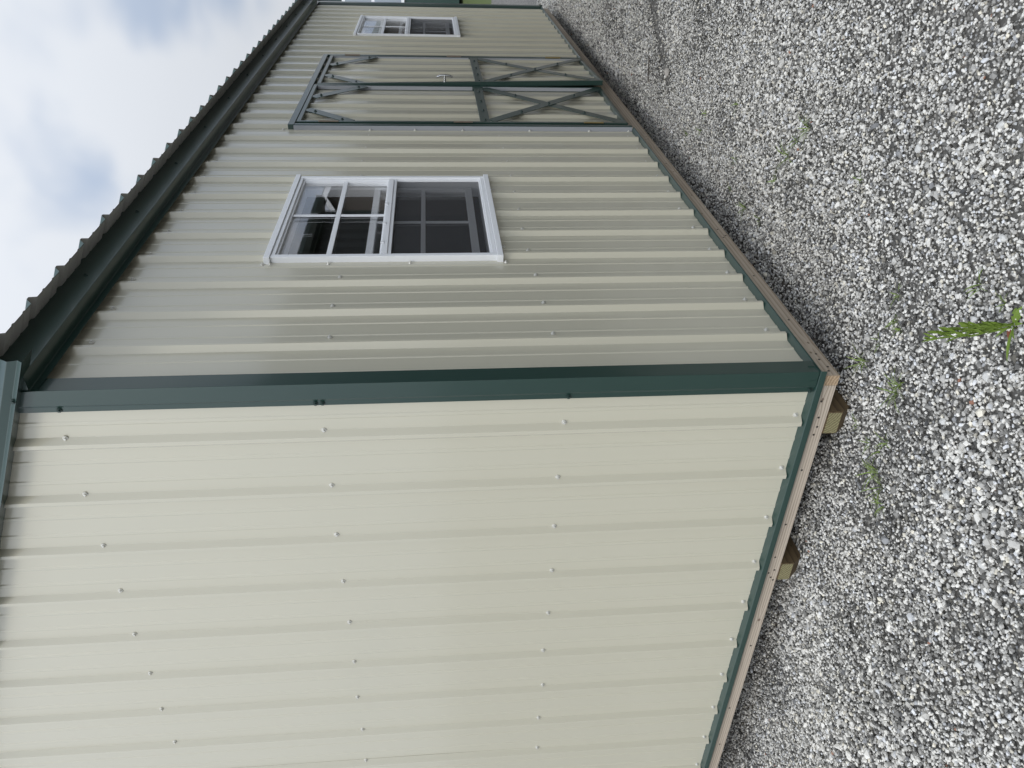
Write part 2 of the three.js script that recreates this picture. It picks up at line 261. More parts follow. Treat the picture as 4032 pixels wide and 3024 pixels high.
const L = 7.325, Wd = 3.66;
const WIN = [[0.886, 0], [5.560, 0]], WW = 0.944;
const open = [
  [0.900, 0.886 + WW - 0.014, 0.942 + Y0, 1.855 + Y0, 1],
  [2.745, 4.640, Y0 - 0.1, 1.990 + Y0, 1],
  [5.574, 5.560 + WW - 0.014, 0.942 + Y0, 1.855 + Y0, 1],
];
const shed = thing('metal_shed', 'long cream ribbed metal shed with dark green trim, two white windows and double doors', 'shed');
buildShed(shed, { L, Wd, open, doors: [[2.705, 4.680]] });

// wall screws
const gz = k => -(0.186 + P * k - 0.026);
{ const R = rng(5);
  for (let k = 0; k < 15; k++) for (const y of [0.019, 0.801, 1.560, 2.336]) { const j = () => (R() - 0.5) * 0.008; dot(shed, 'screw', screwGeo, M.screw, -0.0004, y + Y0 + j() + (y < 0.1 ? 0 : j()), gz(k) + j(), -Math.PI / 2, R() * 3); }
  for (let k = 0; k < 31; k++) { const x = 0.240 + P * k + 0.053; for (const y of [0.044, 0.811, 1.565, 2.318]) {
    if (x > L - 0.06) continue; if (x > 0.86 && x < 1.86 && y > 0.9 && y < 1.9) continue; if (x > 2.66 && x < 4.70 && y < 2.05) continue; if (x > 5.53 && x < 6.54 && y > 0.9 && y < 1.9) continue;
    dot(shed, 'screw', screwGeo, M.screw, x + (R() - 0.5) * 0.01, y + Y0 + (R() - 0.5) * 0.014, 0.0003, 0, R() * 3); } }
  // trim screws
  for (const y of [0.008, 0.795, 1.553, 1.574, 2.317]) dot(shed, 'screw', screwGeo, M.screwGreen, -0.0212, y + Y0, -0.045, -Math.PI / 2, y);
  for (const y of [0.06, 0.80, 1.56, 2.30]) dot(shed, 'screw', screwGeo, M.screwGreen, 0.0535, y + Y0, 0.0036, 0, y);
  for (const z of [0.014, -0.42]) { const t = 0.146 - z; const m = dot(shed, 'screw', screwGeo, M.screwGreen, -0.0555, 2.3495 + Y0 + t * SLOPE + 0.009, z, -Math.PI / 2, 0.4); m.scale.setScalar(1.1); }
  for (const x of [0.62, 1.22, 1.84, 2.449, 3.07, 3.68, 4.3, 4.92, 5.5, 6.1, 6.7]) dot(shed, 'screw', screwGeo, M.screwGreen, x, 2.428 + Y0, 0.0838, 0, x);
  for (const [x, y] of [[0.868, 1.875], [0.872, 1.845], [0.870, 1.62], [0.872, 1.30], [0.868, 0.918], [1.02, 0.914], [1.40, 0.914], [1.70, 0.914]]) dot(shed, 'screw', screwGeo, M.screw, x, y + Y0, 0.0004, 0, x);
  // nails in the rim boards
  for (const [z, y] of [[-0.106, -0.056], [-0.172, -0.063], [-0.211, -0.068], [-0.244, -0.064], [-0.40, -0.06], [-0.66, -0.062], [-0.83, -0.060], [-0.90, -0.072], [-0.915, -0.052], [-0.94, -0.066], [-0.955, -0.078], [-1.35, -0.07], [-1.78, -0.06], [-2.06, -0.066], [-2.4, -0.06]]) dot(shed, 'nail', nailGeo, M.nail, -0.0013, y + Y0, z, -Math.PI / 2);
  for (const [x, y] of [[0.02, -0.062], [0.045, -0.070], [0.09, -0.060], [0.125, -0.064], [0.36, -0.062], [0.72, -0.060], [1.10, -0.058], [1.12, -0.074], [1.19, -0.06], [1.62, -0.064], [2.1, -0.06], [2.55, -0.066]]) dot(shed, 'nail', nailGeo, M.nail, x, y + Y0, 0.0003);
}

// windows: single hung, two by two bars in each half, screen over the lower half
function buildWindow(X, label) {
  const f = []; const b = (x0, x1, y0, y1, z0, z1, ch = 0.0015) => f.push(box(X + x0, X + x1, y0 + Y0, y1 + Y0, z0, z1, ch));
  b(0, 0.024, 0.952, 1.8445, -0.07, 0.0255); b(WW - 0.024, WW, 0.952, 1.8445, -0.07, 0.0255);
  b(0.0245, WW - 0.0245, 1.829, 1.8440, -0.07, 0.0240); b(0.0245, WW - 0.0245, 0.9525, 0.970, -0.07, 0.0240);
  b(0.0245, 0.0345, 0.9705, 1.8285, -0.07, 0.0165); b(WW - 0.036, WW - 0.0245, 0.9705, 1.8285, -0.07, 0.0165);
  b(0.0350, WW - 0.0365, 1.8205, 1.8285, -0.07, 0.0150); b(0.0350, WW - 0.0365, 0.9705, 0.9775, -0.07, 0.0150);
  b(-0.012, WW + 0.012, 1.8450, 1.8690, -0.004, 0.0300); b(-0.012, WW + 0.012, 0.9270, 0.9515, -0.004, 0.0300);
  const w = put(shed, 'window', merge(f), M.white, label);
  const sub = (n, a, m = M.white) => put(w, n, merge(a.map(([x0, x1, y0, y1, z0, z1, ch = 0.0012]) => box(X + x0, X + x1, y0 + Y0, y1 + Y0, z0, z1, ch))), m);
  const c = WW / 2;
  sub('meeting_rail', [[0.0352, WW - 0.0367, 1.392, 1.4165, -0.012, 0.0225], [0.0352, WW - 0.0367, 1.3775, 1.3915, -0.012, 0.0175], [0.0352, WW - 0.0367, 1.4170, 1.4235, -0.012, 0.0140]]);
  sub('sash', [[0.0352, 0.0465, 1.424, 1.820, -0.010, 0.0105], [WW - 0.048, WW - 0.0367, 1.424, 1.820, -0.010, 0.0105]]);
  sub('muntin', [[0.047, WW - 0.0485, 1.6140, 1.6350, 0.0045, 0.0105]]);
  sub('muntin', [[c - 0.010, c + 0.010, 1.424, 1.6135, 0.0050, 0.0100], [c - 0.010, c + 0.010, 1.6355, 1.8200, 0.0050, 0.0100]]);
  const pane = (y0, y1, zs) => merge(zs.map(z => new THREE.PlaneGeometry(WW - 0.09, y1 - y0).translate(X + c, (y0 + y1) / 2 + Y0, z)));
  put(w, 'pane', pane(1.420, 1.822, [0.0030, -0.0060]), M.glass);
  // lower sash, pushed up a hand's breadth behind the screen
  const l0 = 1.013, l1 = 1.487;
  sub('lower_sash', [[0.046, WW - 0.047, l0, l0 + 0.032, -0.040, -0.018], [0.046, WW - 0.047, l1 - 0.030, l1, -0.040, -0.018], [0.046, 0.074, l0 + 0.0325, l1 - 0.0305, -0.040, -0.018], [WW - 0.075, WW - 0.047, l0 + 0.0325, l1 - 0.0305, -0.040, -0.018]]);
  sub('muntin', [[c - 0.010, c + 0.010, l0 + 0.0325, 1.2395, -0.030, -0.024], [c - 0.010, c + 0.010, 1.2605, l1 - 0.0305, -0.030, -0.024], [0.0745, WW - 0.0755, 1.2400, 1.2600, -0.031, -0.0235]]);
  put(w, 'pane', new THREE.PlaneGeometry(WW - 0.15, l1 - l0 - 0.06).translate(X + c, (l0 + l1) / 2 + Y0, -0.032), M.glass);
  put(w, 'insect_screen', new THREE.PlaneGeometry(WW - 0.0735, 0.3985).translate(X + c, 1.1775 + Y0, 0.0075), M.screen);
  for (const x of [0.13, 0.33, 0.56]) sub('latch', [[x, x + 0.022, 1.4085, 1.4225, 0.0228, 0.0265, 0.001]]);
  return w;
}
buildWindow(0.886, 'white window beside the green corner, between the corner and the doors');
buildWindow(5.560, 'white window beyond the double doors');

// double doors
function buildDoor() {
  const G = M.green;
  const surround = [];
  const bb = (x0, x1, y0, y1, z0, z1) => surround.push(box(x0, x1, y0 + Y0, y1 + Y0, z0, z1, 0.0015));
  bb(2.711, 2.741, -0.006, 1.9975, -0.004, 0.0275); bb(4.645, 4.675, -0.006, 1.9975, -0.004, 0.0275); bb(2.711, 4.675, 1.9980, 2.0340, -0.004, 0.0285);
  put(shed, 'door_surround', merge(surround), G);
  put(shed, 'jamb_liner', box(2.7000, 2.7104, -0.004 + Y0, 2.0 + Y0, -0.003, 0.0240, 0.001), M.jamb);
  for (const y of [1.561, 1.30, 1.02, 0.62, 0.26, 0.02]) dot(shed, 'screw', screwGeo, M.screw, 2.694, y + Y0, 0.0004, 0, y);
  dot(shed, 'screw', screwGeo, M.screw, 2.70, 2.06 + Y0, 0.0004, 0, 1);
  const leaf = (x0, x1, dy, right, label) => {
    const hinge = right ? x1 : x0, w = x1 - x0;
    const bend = q => { if (right) { const p = q.attributes.position; for (let i = 0; i < p.count; i++) { const k = (x1 - p.getX(i)) / w, t = clamp((2.0 - (p.getY(i) - Y0)) / 2.0, 0, 1.1); p.setZ(i, p.getZ(i) + 0.041 * k * (0.25 * t + 0.75 * t * t)); } q.computeVertexNormals(); } return q; };
    const T = 1.9945 + dy, B = 0.006 + dy * 0.9;
    const panel = put(shed, 'door_leaf', bend(ribbed({ s0: x0 + 0.003, s1: x1 - 0.003, rib: 0.240 + 0.03, bot: B + 0.004 + Y0, top: () => T - 0.004 + Y0, map: (s, y, n) => [s, y, n * 0.85 - 0.003], seed: right ? 91 : 90, amp: 0.0009 })), M.cream, label);
    const bx = (n, a, m = G) => put(panel, n, bend(merge(a.map(v => box(v[0], v[1], v[2] + Y0, v[3] + Y0, v[4], v[5], 0.0012)))), m);
    bx('stile', [[x0, x0 + 0.024, B, T, -0.006, 0.0270]]); bx('stile', [[x1 - 0.024, x1, B, T, -0.006, 0.0270]]);
    bx('edge_liner', [[x1 - 0.0285, x1 - 0.0242, 0.914 + dy, T - 0.0245, 0.001, 0.0250], [x1 - 0.0285, x1 - 0.0242, B + 0.0225, 0.843 + dy, 0.001, 0.0250]], M.jamb);
    bx('rail', [[x0 + 0.0245, x1 - 0.0245, T - 0.024, T, -0.006, 0.0270]]); bx('rail', [[x0 + 0.0245, x1 - 0.0245, B, B + 0.022, -0.006, 0.0255]]);
    bx('band', [[x0 + 0.0245, x1 - 0.0245, 0.8490 + dy, 0.9085 + dy, 0.0190, 0.0262]]);
    const bar = (ax, ay, cx, cy, hw, z) => { // flat bar from a to c clipped square, ends run under the frame
      const dx = cx - ax, dyy = cy - ay, l = Math.hypot(dx, dyy), q = new THREE.BoxGeometry(l, hw * 2, 0.0035, 12, 1, 1).toNonIndexed(); q.rotateZ(Math.atan2(dyy, dx)); q.translate((ax + cx) / 2, (ay + cy) / 2 + Y0, z); put(panel, 'brace', bend(q), G);
    };
    const il = x0 + 0.03, ir = x1 - 0.03, hb = 0.033;
    bar(il + 0.012, 0.030 + dy, ir - 0.012, 0.842 + dy, hb, 0.0218); bar(il + 0.012, 0.842 + dy, ir - 0.012, 0.030 + dy, hb, 0.0256);
    bar(x0 + 0.290, T - 0.030, il - 0.004, T - 0.316, hb, 0.0222); bar(x1 - 0.330, T - 0.030, ir + 0.004, T - 0.346, hb, 0.0222);
    const sc = (x, y, z = 0.0275) => { const k = right ? (x1 - x) / w : 0, t = (2 - y) / 2; dot(panel, 'screw', screwGeo, M.screwGreen, x, y + Y0, z + 0.041 * k * (0.25 * t + 0.75 * t * t), 0, x + y).scale.setScalar(1.15); };
    const mx = (il + ir) / 2, my = 0.436 + dy; sc(mx, my); for (const [sx, sy] of [[-1, -1], [1, -1], [-1, 1], [1, 1]]) sc(mx + sx * 0.21, my + sy * 0.20, sx * sy > 0 ? 0.0238 : 0.0275);
    for (const k of [0.06, 0.30, 0.54, 0.82]) sc(x0 + w * k, 0.878 + dy, 0.0264);
    sc(x0 + 0.235, T - 0.085, 0.024); sc(x0 + 0.060, T - 0.262, 0.024); sc(x1 - 0.285, T - 0.078, 0.024); sc(x1 - 0.055, T - 0.305, 0.024);
    for (const [a, c, m] of [[1.748, 1.865, M.bronze], [0.956, 1.070, M.bronze], [0.160, 0.280, M.brass]]) {
      const xg = right ? x1 + 0.0028 : x0 - 0.0030, q = [new THREE.CylinderGeometry(0.0055, 0.0055, c - a, 10).translate(xg, (a + c) / 2 + Y0, 0.0305)];
      q.push(box(Math.min(xg, hinge + (right ? -0.016 : 0.016)), Math.max(xg, hinge + (right ? -0.016 : 0.016)), a + 0.001 + Y0, c - 0.001 + Y0, 0.0277, 0.0297)); put(panel, 'hinge', merge(q), m);
    }
    if (right) {
      const hx = x0 + 0.030, hy = 1.103, hz = 0.0275 + 0.012;
      const curve = new THREE.CatmullRomCurve3([[-0.050, 0.036], [-0.03, 0.043], [0, 0.046], [0.03, 0.043], [0.050, 0.036]].map(([a, b]) => new THREE.Vector3(hx, hy + a + Y0, hz + b)));
      const q = [new THREE.TubeGeometry(curve, 16, 0.0068, 10), new THREE.SphereGeometry(0.0068, 10, 8).translate(hx, hy - 0.05 + Y0, hz + 0.036), new THREE.SphereGeometry(0.0068, 10, 8).translate(hx, hy + 0.05 + Y0, hz + 0.036), new THREE.CylinderGeometry(0.0075, 0.010, 0.05, 12).rotateX(Math.PI / 2).translate(hx, hy + Y0, hz + 0.020), new THREE.CylinderGeometry(0.017, 0.018, 0.006, 16).rotateX(Math.PI / 2).translate(hx, hy + Y0, hz - 0.004)];
      put(panel, 'handle', merge(q), M.chrome, 'chrome T-shaped door handle');
    }
  };
  leaf(2.779, 3.690, 0, false, 'closed door leaf beside the wall with the near window');
  leaf(3.704, 4.637, -0.017, true, 'door leaf with a chrome handle, standing slightly open at its foot');
}
buildDoor();

// ------------------------------------------------------------------ neighbours: what the panes and the glossy sheets mirror, and what shows past the far end
{
  const s = thing('metal_shed', 'dark grey ribbed metal shed across the gravel alley, mirrored in the near window', 'shed');
  buildShed(s, { L: 4.30, Wd: 3.66, full: false, wall: M.darkWall }); 
  put(s, 'gutter', fold([[0.088, 2.462], [0.088, 2.372], [0.165, 2.372], [0.196, 2.42], [0.196, 2.458], [0.190, 2.458]].map(([a, b]) => [a, b + Y0]), -0.06, 4.36, (u, v, t) => [t, v, u], 1), M.green);
  for (let k = 0; k < 9; k++) put(s, 'gutter_hanger', box(-0.05 + k * 0.54, -0.028 + k * 0.54, 2.455 + Y0, 2.462 + Y0, 0.0885, 0.2005, 0.001), M.white);
  for (let k = 0; k < 9; k++) put(s, 'gutter_hanger', box(-0.05 + k * 0.54, -0.028 + k * 0.54, 2.376 + Y0, 2.4545 + Y0, 0.1975, 0.2005, 0.001), M.white);
  s.position.set(6.28, 0, 1.93); s.rotation.y = Math.PI;
  // a house farther on, mirrored above the alley
  const h = thing('house', 'long brown gabled house with white eaves, mirrored in the far window', 'house');
  const hx0 = 21, hx1 = 44, z0 = 5.2, z1 = 9.0, ey = 3.4 + Y0, ry = 4.4 + Y0, zr = (z0 + z1) / 2;
  const gs = new THREE.Shape(); [[z0, 0], [z1, 0], [z1, ey], [zr, ry], [z0, ey]].forEach(([z, y], i) => i ? gs.lineTo(-z, y) : gs.moveTo(-z, y));
  put(h, 'wall', new THREE.ExtrudeGeometry(gs, { depth: hx1 - hx0, bevelEnabled: false }).rotateY(Math.PI / 2).translate(hx0, 0, 0), M.houseWall);
  const sl = (ry - ey) / (zr - z0);
  for (const k of [-1, 1]) put(h, 'roof', fold([[0, 0.10], [1, 0.10 - sl], [2.15, 0.10 - 2.15 * sl], [2.15, 0.02 - 2.15 * sl]], hx0 - 0.3, hx1 + 0.3, (u, v, t) => [t, ry + v, zr + k * u], 1), M.roofTop);
  for (const k of [-1, 1]) put(h, 'fascia', box(hx0 - 0.3, hx1 + 0.3, ry - 2.15 * sl - 0.12, ry - 2.15 * sl + 0.08, zr + k * 2.16 - 0.015, zr + k * 2.16 + 0.015), M.white);
  for (const k of [-1, 1]) put(h, 'rake_board', fold([[0, 0.09], [0, -0.07]], 0, 2.15, (u, v, t) => [hx0 - 0.31, ry + v - t * sl, zr + k * t], 1), M.white);

  // green shed beyond the far end, on a low grassy bank
  const f = thing('green_shed', 'dark green shed with a white window beyond the far end of the cream shed', 'shed');
  const bx = 20, by = 0.62, bt = 4.1;
  put(f, 'wall', box(bx, bx + 4, by, bt, -8.2, -0.6), M.green);
  const fs = new THREE.Shape(); [[-8.5, bt], [-0.3, bt], [-4.4, bt + 1.6]].forEach(([z, y], i) => i ? fs.lineTo(-z, y) : fs.moveTo(-z, y));
  put(f, 'roof', new THREE.ExtrudeGeometry(fs, { depth: 4.6, bevelEnabled: false }).rotateY(Math.PI / 2).translate(bx - 0.3, 0.005, 0), M.roofTop);
  const fw = put(f, 'window', merge([box(bx - 0.05, bx - 0.005, 2.0, 3.55, -2.35, -1.02)]), M.white);
  put(fw, 'pane', box(bx - 0.056, bx - 0.052, 2.08, 2.74, -2.27, -1.10), std(lin(0.30, 0.34, 0.38), 0.1)); put(fw, 'pane', box(bx - 0.056, bx - 0.052, 2.82, 3.47, -2.27, -1.10), std(lin(0.30, 0.34, 0.38), 0.1));
  put(f, 'corner_board', box(bx - 0.03, bx - 0.005, by, bt, -0.72, -0.58), M.white);
}
// ------------------------------------------------------------------ ground
// level gravel, with a dip along the long wall shaped to darken the gap
const gh = (x, z) => -0.055 * sstep(0.30, 0.0, z) * sstep(0.15, 0.6, x) * (1 - sstep(6.6, 7.6, x)) * sstep(-1.2, -0.6, z) - 0.075 * sstep(-0.45, -2.2, z) * sstep(-0.75, -0.05, x) * (1 - sstep(6.6, 7.6, x));
const gravelTex = (() => { // distant gravel: stones too far off to be told apart
  const n = 1024, a = new Float32Array(n * n).fill(0.38), R = rng(77);
  for (let i = 0; i < 26000; i++) { const x = R() * n, y = R() * n, r = 1.2 + R() * R() * 4.5, v = 0.34 + 0.34 * R(); for (let dy = -9; dy <= 9; dy++) for (let dx = -9; dx <= 9; dx++) { const q = Math.hypot(dx, dy * 1.15); if (q < r) { const p = ((Math.floor(y + dy) + n) % n) * n + ((Math.floor(x + dx) + n) % n); a[p] = v; } } }
  return dataTex(n, n, (u, v, i, j) => { const k = a[j * n + i]; return [k * 1.0, k * 0.975, k * 0.93]; });
})();
gravelTex.repeat.set(1, 1);
{
  const xs = [-300, -60, -20, -8, -3], zs = [-300, -60, -20, -8]; for (let x = -1; x <= 9; x += 0.15) xs.push(+x.toFixed(3)); xs.push(15, 40, 100, 300); for (let z = -4.5; z <= 1.0; z += 0.08) zs.push(+z.toFixed(3)); zs.push(3, 10, 40, 300);
  const pos = [], uv = [], idx = []; for (const z of zs) for (const x of xs) { pos.push(x, gh(x, z) - 0.006, z); uv.push(x / 1.6, z / 1.6); }
  const m = xs.length; for (let j = 0; j < zs.length - 1; j++) for (let i = 0; i < m - 1; i++) { const a = j * m + i, b = a + 1, c = a + m, d = c + 1; idx.push(a, c, b, b, c, d); }
  const g = new THREE.BufferGeometry(); g.setAttribute('position', new THREE.Float32BufferAttribute(pos, 3)); g.setAttribute('uv', new THREE.Float32BufferAttribute(uv, 2)); g.setIndex(idx); g.computeVertexNormals();
  structure('gravel_yard', g, std(0xffffff, 0.95, { map: gravelTex }));
}
{ // dark ground sheet under the shed; its colour paints in the shade there
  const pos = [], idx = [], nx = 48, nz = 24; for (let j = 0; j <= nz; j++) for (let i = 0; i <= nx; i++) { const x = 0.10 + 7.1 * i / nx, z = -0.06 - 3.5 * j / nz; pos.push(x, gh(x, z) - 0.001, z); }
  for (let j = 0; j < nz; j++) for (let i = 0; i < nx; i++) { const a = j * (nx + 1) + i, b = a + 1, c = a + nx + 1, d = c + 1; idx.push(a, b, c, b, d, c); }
  const g = new THREE.BufferGeometry(); g.setAttribute('position', new THREE.Float32BufferAttribute(pos, 3)); g.setIndex(idx); g.computeVertexNormals(); structure('painted_under_shade', g, std(lin(0.09, 0.078, 0.065), 0.95));
}
// crushed stone, laid as real stones where the picture can tell them apart
{
  const R = rng(2024), V = 8, stones = [];
  for (let v = 0; v < V; v++) { const pts = []; const n = 10 + v % 4; for (let i = 0; i < n; i++) { const z = 1 - 2 * (i + 0.5) / n + (R() - 0.5) * 0.25, a = i * 2.39996 + (R() - 0.5) * 0.9, q = Math.sqrt(Math.max(0, 1 - z * z)), r = 0.78 + R() * 0.34; pts.push(new THREE.Vector3(Math.cos(a) * q * r, z * r * 0.72, Math.sin(a) * q * r * 0.86)); } const g = new ConvexGeometry(pts); g.computeVertexNormals(); stones.push(g); }
  const list = Array.from({ length: V }, () => []);
  const dummy = new THREE.Object3D(), col = new THREE.Color();
  const patch = (x, z) => { // trodden fine grit left by wheels and feet, dusty and almost without stones
    const d1 = Math.abs(z - (0.30 + (x - 2.70) * 0.62) + 0.05 * (vn(x * 6, z * 6, 4) - 0.5)) / 0.085; let k = x > 2.45 && x < 3.6 ? Math.exp(-d1 * d1 * d1) * sstep(2.50, 2.72, x) : 0;
    return k; };
  const inShed = (x, z) => x > 0.26 && x < 7.15 && z < -0.20 && z > -3.5;
  const areas = [[-2.3, 0.45, -3.9, 0.0, 15500], [-2.3, 3.2, 0.0, 1.75, 15500], [3.2, 9.0, -0.35, 1.75, 10500], [0.45, 3.2, -0.35, 0.0, 15500]];
  for (const [x0, x1, z0, z1, den] of areas) {
    const n = Math.round((x1 - x0) * (z1 - z0) * den);
    for (let i = 0; i < n; i++) {
      const x = x0 + R() * (x1 - x0), z = z0 + R() * (z1 - z0); if (inShed(x, z)) continue;
      const pk = patch(x, z); if (R() < pk * 0.93) continue;
      const coarse = sstep(0.35, 0.7, fbm(x * 1.7 + 4, z * 1.7, 61, 3)), fine = fbm(x * 3.1, z * 3.1 + 9, 71, 3);
      let r = 0.0026 + 0.0030 * R() + 0.0048 * Math.pow(R(), 3.2) * (0.65 + 0.5 * coarse); if (R() < 0.012 * (0.4 + coarse)) r += 0.003 + 0.006 * R();
      r *= 1 + 0.12 * sstep(0.1, -0.8, x); if (x > 3.2) r *= 1.18;
      const t = R(); let k; // limestone: chalk white, pale grey, mid grey, blue-grey
      const wet = sstep(0.52, 0.72, fine); const sh = t + wet * 0.22;
      if (sh < 0.39) k = 0.60 + 0.20 * R(); else if (sh < 0.68) k = 0.36 + 0.18 * R(); else if (sh < 0.92) k = 0.18 + 0.14 * R(); else k = 0.06 + 0.09 * R();
      const h = R(); if (h < 0.0008) col.setRGB(0.30, 0.15, 0.10); else if (h < 0.06) col.setRGB(k * 1.05, k * 0.98, k * 0.82); else if (h < 0.16) col.setRGB(k * 0.97, k * 0.97, k * 0.97); else col.setRGB(k, k * 0.965, k * 0.89);
      const lift = (R() - 0.25) * 0.010 + r * 0.25;
      list[(R() * V) | 0].push([x, lift + gh(x, z), z, r, R() * 6.28, (R() - 0.5) * 1.1, (R() - 0.5) * 1.1, 0.75 + 0.6 * R(), col.r, col.g, col.b]);
    }
  }
  const G = new THREE.Group(); G.name = 'gravel'; G.userData = { kind: 'stuff', label: 'pale grey crushed limestone gravel around the shed', category: 'gravel' }; scene.add(G);
  const mat = new THREE.MeshStandardMaterial({ color: 0xffffff, roughness: 0.9 });
  list.forEach((a, v) => { const m = new THREE.InstancedMesh(stones[v], mat, a.length); m.name = 'loose_stones'; m.userData.kind = 'stuff'; m.castShadow = m.receiveShadow = true;
    a.forEach(([x, y, z, r, ry, rx, rz, sx, cr, cg, cb], i) => { dummy.position.set(x, y, z); dummy.rotation.set(rx, ry, rz); dummy.scale.set(r * sx, r, r / Math.sqrt(sx)); dummy.updateMatrix(); m.setMatrixAt(i, dummy.matrix); m.setColorAt(i, col.setRGB(cr, cg, cb)); }); G.add(m); });
}


// grass bank under the green shed
{
  const n = 24, pos = [], idx = []; for (let j = 0; j <= n; j++) for (let i = 0; i <= n; i++) { const x = 17 + 30 * i / n, z = -14 + 16 * j / n, e = Math.min(i, j, n - i, n - j) / n; pos.push(x, -0.05 + 0.7 * sstep(0, 0.14, e) + 0.04 * vn(x * 2, z * 2, 3) * (e > 0 ? 1 : 0), z); }
  for (let j = 0; j < n; j++) for (let i = 0; i < n; i++) { const a = j * (n + 1) + i, b = a + 1, c = a + n + 1, d = c + 1; idx.push(a, c, b, b, c, d); }
  const g = new THREE.BufferGeometry(); g.setAttribute('position', new THREE.Float32BufferAttribute(pos, 3)); g.setIndex(idx); g.computeVertexNormals(); structure('grass_bank', g, std(lin(0.085, 0.11, 0.035), 0.95));
}
// ------------------------------------------------------------------ weeds, twig and single stones
const leafMat = new THREE.MeshPhysicalMaterial({ color: lin(0.15, 0.225, 0.03), roughness: 0.55, side: THREE.DoubleSide });
const grassMat = new THREE.MeshPhysicalMaterial({ color: lin(0.14, 0.19, 0.045), roughness: 0.6, side: THREE.DoubleSide });
function blade(base, dir, len, wid, droop, wide = 0.35, fold_ = 0.25) { // a leaf blade: tapered, keeled, bending over
  const pos = [], idx = [], d = dir.clone().normalize(), up = new THREE.Vector3(0, 1, 0), side = new THREE.Vector3().crossVectors(d, Math.abs(d.y) > 0.95 ? new THREE.Vector3(1, 0, 0.3) : up).normalize(), nrm = new THREE.Vector3().crossVectors(side, d).normalize(), out = new THREE.Vector3(d.x, 0, d.z); if (out.lengthSq() < 1e-6) out.set(1, 0, 0); out.normalize();
  const n = 6; for (let i = 0; i <= n; i++) { const t = i / n, w = wid * 0.5 * Math.pow(Math.sin(Math.PI * Math.min(1, 0.12 + t * 0.88 * (1 - 0) ) ), 0.8) * (t < wide ? 0.5 + 0.5 * t / wide : 1) + 0.00005, c = base.clone().addScaledVector(d, t * len).addScaledVector(up, -droop * t * t * len).addScaledVector(out, droop * 0.6 * t * t * len); const e = side.clone().multiplyScalar(w); pos.push(...c.clone().sub(e).addScaledVector(nrm, w * fold_).toArray(), ...c.toArray(), ...c.clone().add(e).addScaledVector(nrm, w * fold_).toArray()); }
  for (let i = 0; i < n; i++) { const a = i * 3; idx.push(a, a + 1, a + 3, a + 1, a + 4, a + 3, a + 1, a + 2, a + 4, a + 2, a + 5, a + 4); }
  const g = new THREE.BufferGeometry(); g.setAttribute('position', new THREE.Float32BufferAttribute(pos, 3)); g.setIndex(idx); g.computeVertexNormals(); return g.toNonIndexed();
}
const tube = (pts, r) => new THREE.TubeGeometry(new THREE.CatmullRomCurve3(pts), 10, r, 5);
{ // tall leafy weed with narrow upright leaves
  const w = thing('leafy_weed', 'tall leafy green weed with narrow upright leaves growing from the gravel', 'weed'), R = rng(31), B = new THREE.Vector3(-0.492, 0.0, 0.459);
  w.position.copy(B);
  for (let k = 0; k < 6; k++) {
    const a = R() * 6.28, lean = 0.012 + 0.026 * R(), H = [0.215, 0.195, 0.165, 0.135, 0.125, 0.10][k], top = new THREE.Vector3(Math.cos(a) * lean * 0.6, H, Math.sin(a) * lean), mid = new THREE.Vector3(Math.cos(a) * lean * 0.7, H * 0.5, Math.sin(a) * lean * 0.7), root = new THREE.Vector3((R() - 0.5) * 0.012, 0, (R() - 0.5) * 0.012);
    const st = put(w, 'stem', tube([root, mid, top], 0.0013), leafMat), lv = [];
    const curve = new THREE.CatmullRomCurve3([root, mid, top]); const n = 7 + (H * 30 | 0);
    for (let i = 0; i < n; i++) { const t = 0.18 + 0.80 * i / (n - 1), p = curve.getPoint(t), b = i * 2.4 + k, d = new THREE.Vector3(Math.cos(b) * 0.26, 1, Math.sin(b) * 0.26); lv.push(blade(p, d, 0.030 + 0.022 * R(), 0.0062 + 0.003 * R(), 0.10)); }
    lv.push(blade(top, new THREE.Vector3(0.1, 1, 0.1), 0.018, 0.007, 0)); put(st, 'leaves', merge(lv), leafMat);
  }
  for (const [a, len, wd, tilt, dr] of [[2.3, 0.095, 0.013, 0.55, 0.15], [2.9, 0.06, 0.010, 0.9, 0.2], [4.6, 0.050, 0.026, 0.35, 0.4], [5.2, 0.038, 0.018, 0.3, 0.4], [0.6, 0.05, 0.010, 0.7, 0.4], [1.4, 0.055, 0.008, 1.2, 0.2], [3.7, 0.05, 0.009, 0.8, 0.3]]) put(w, 'leaf', blade(new THREE.Vector3(0, 0.004, 0), new THREE.Vector3(Math.cos(a), tilt, -Math.sin(a)), len, wd, dr, 0.6), leafMat);
  put(w, 'leaf', blade(new THREE.Vector3(0.004, 0.004, -0.004), new THREE.Vector3(-0.2, 0.5, -0.6), 0.035, 0.014, 0.5, 0.6), std(lin(0.20, 0.06, 0.03), 0.7), 'withered red brown leaf');
}
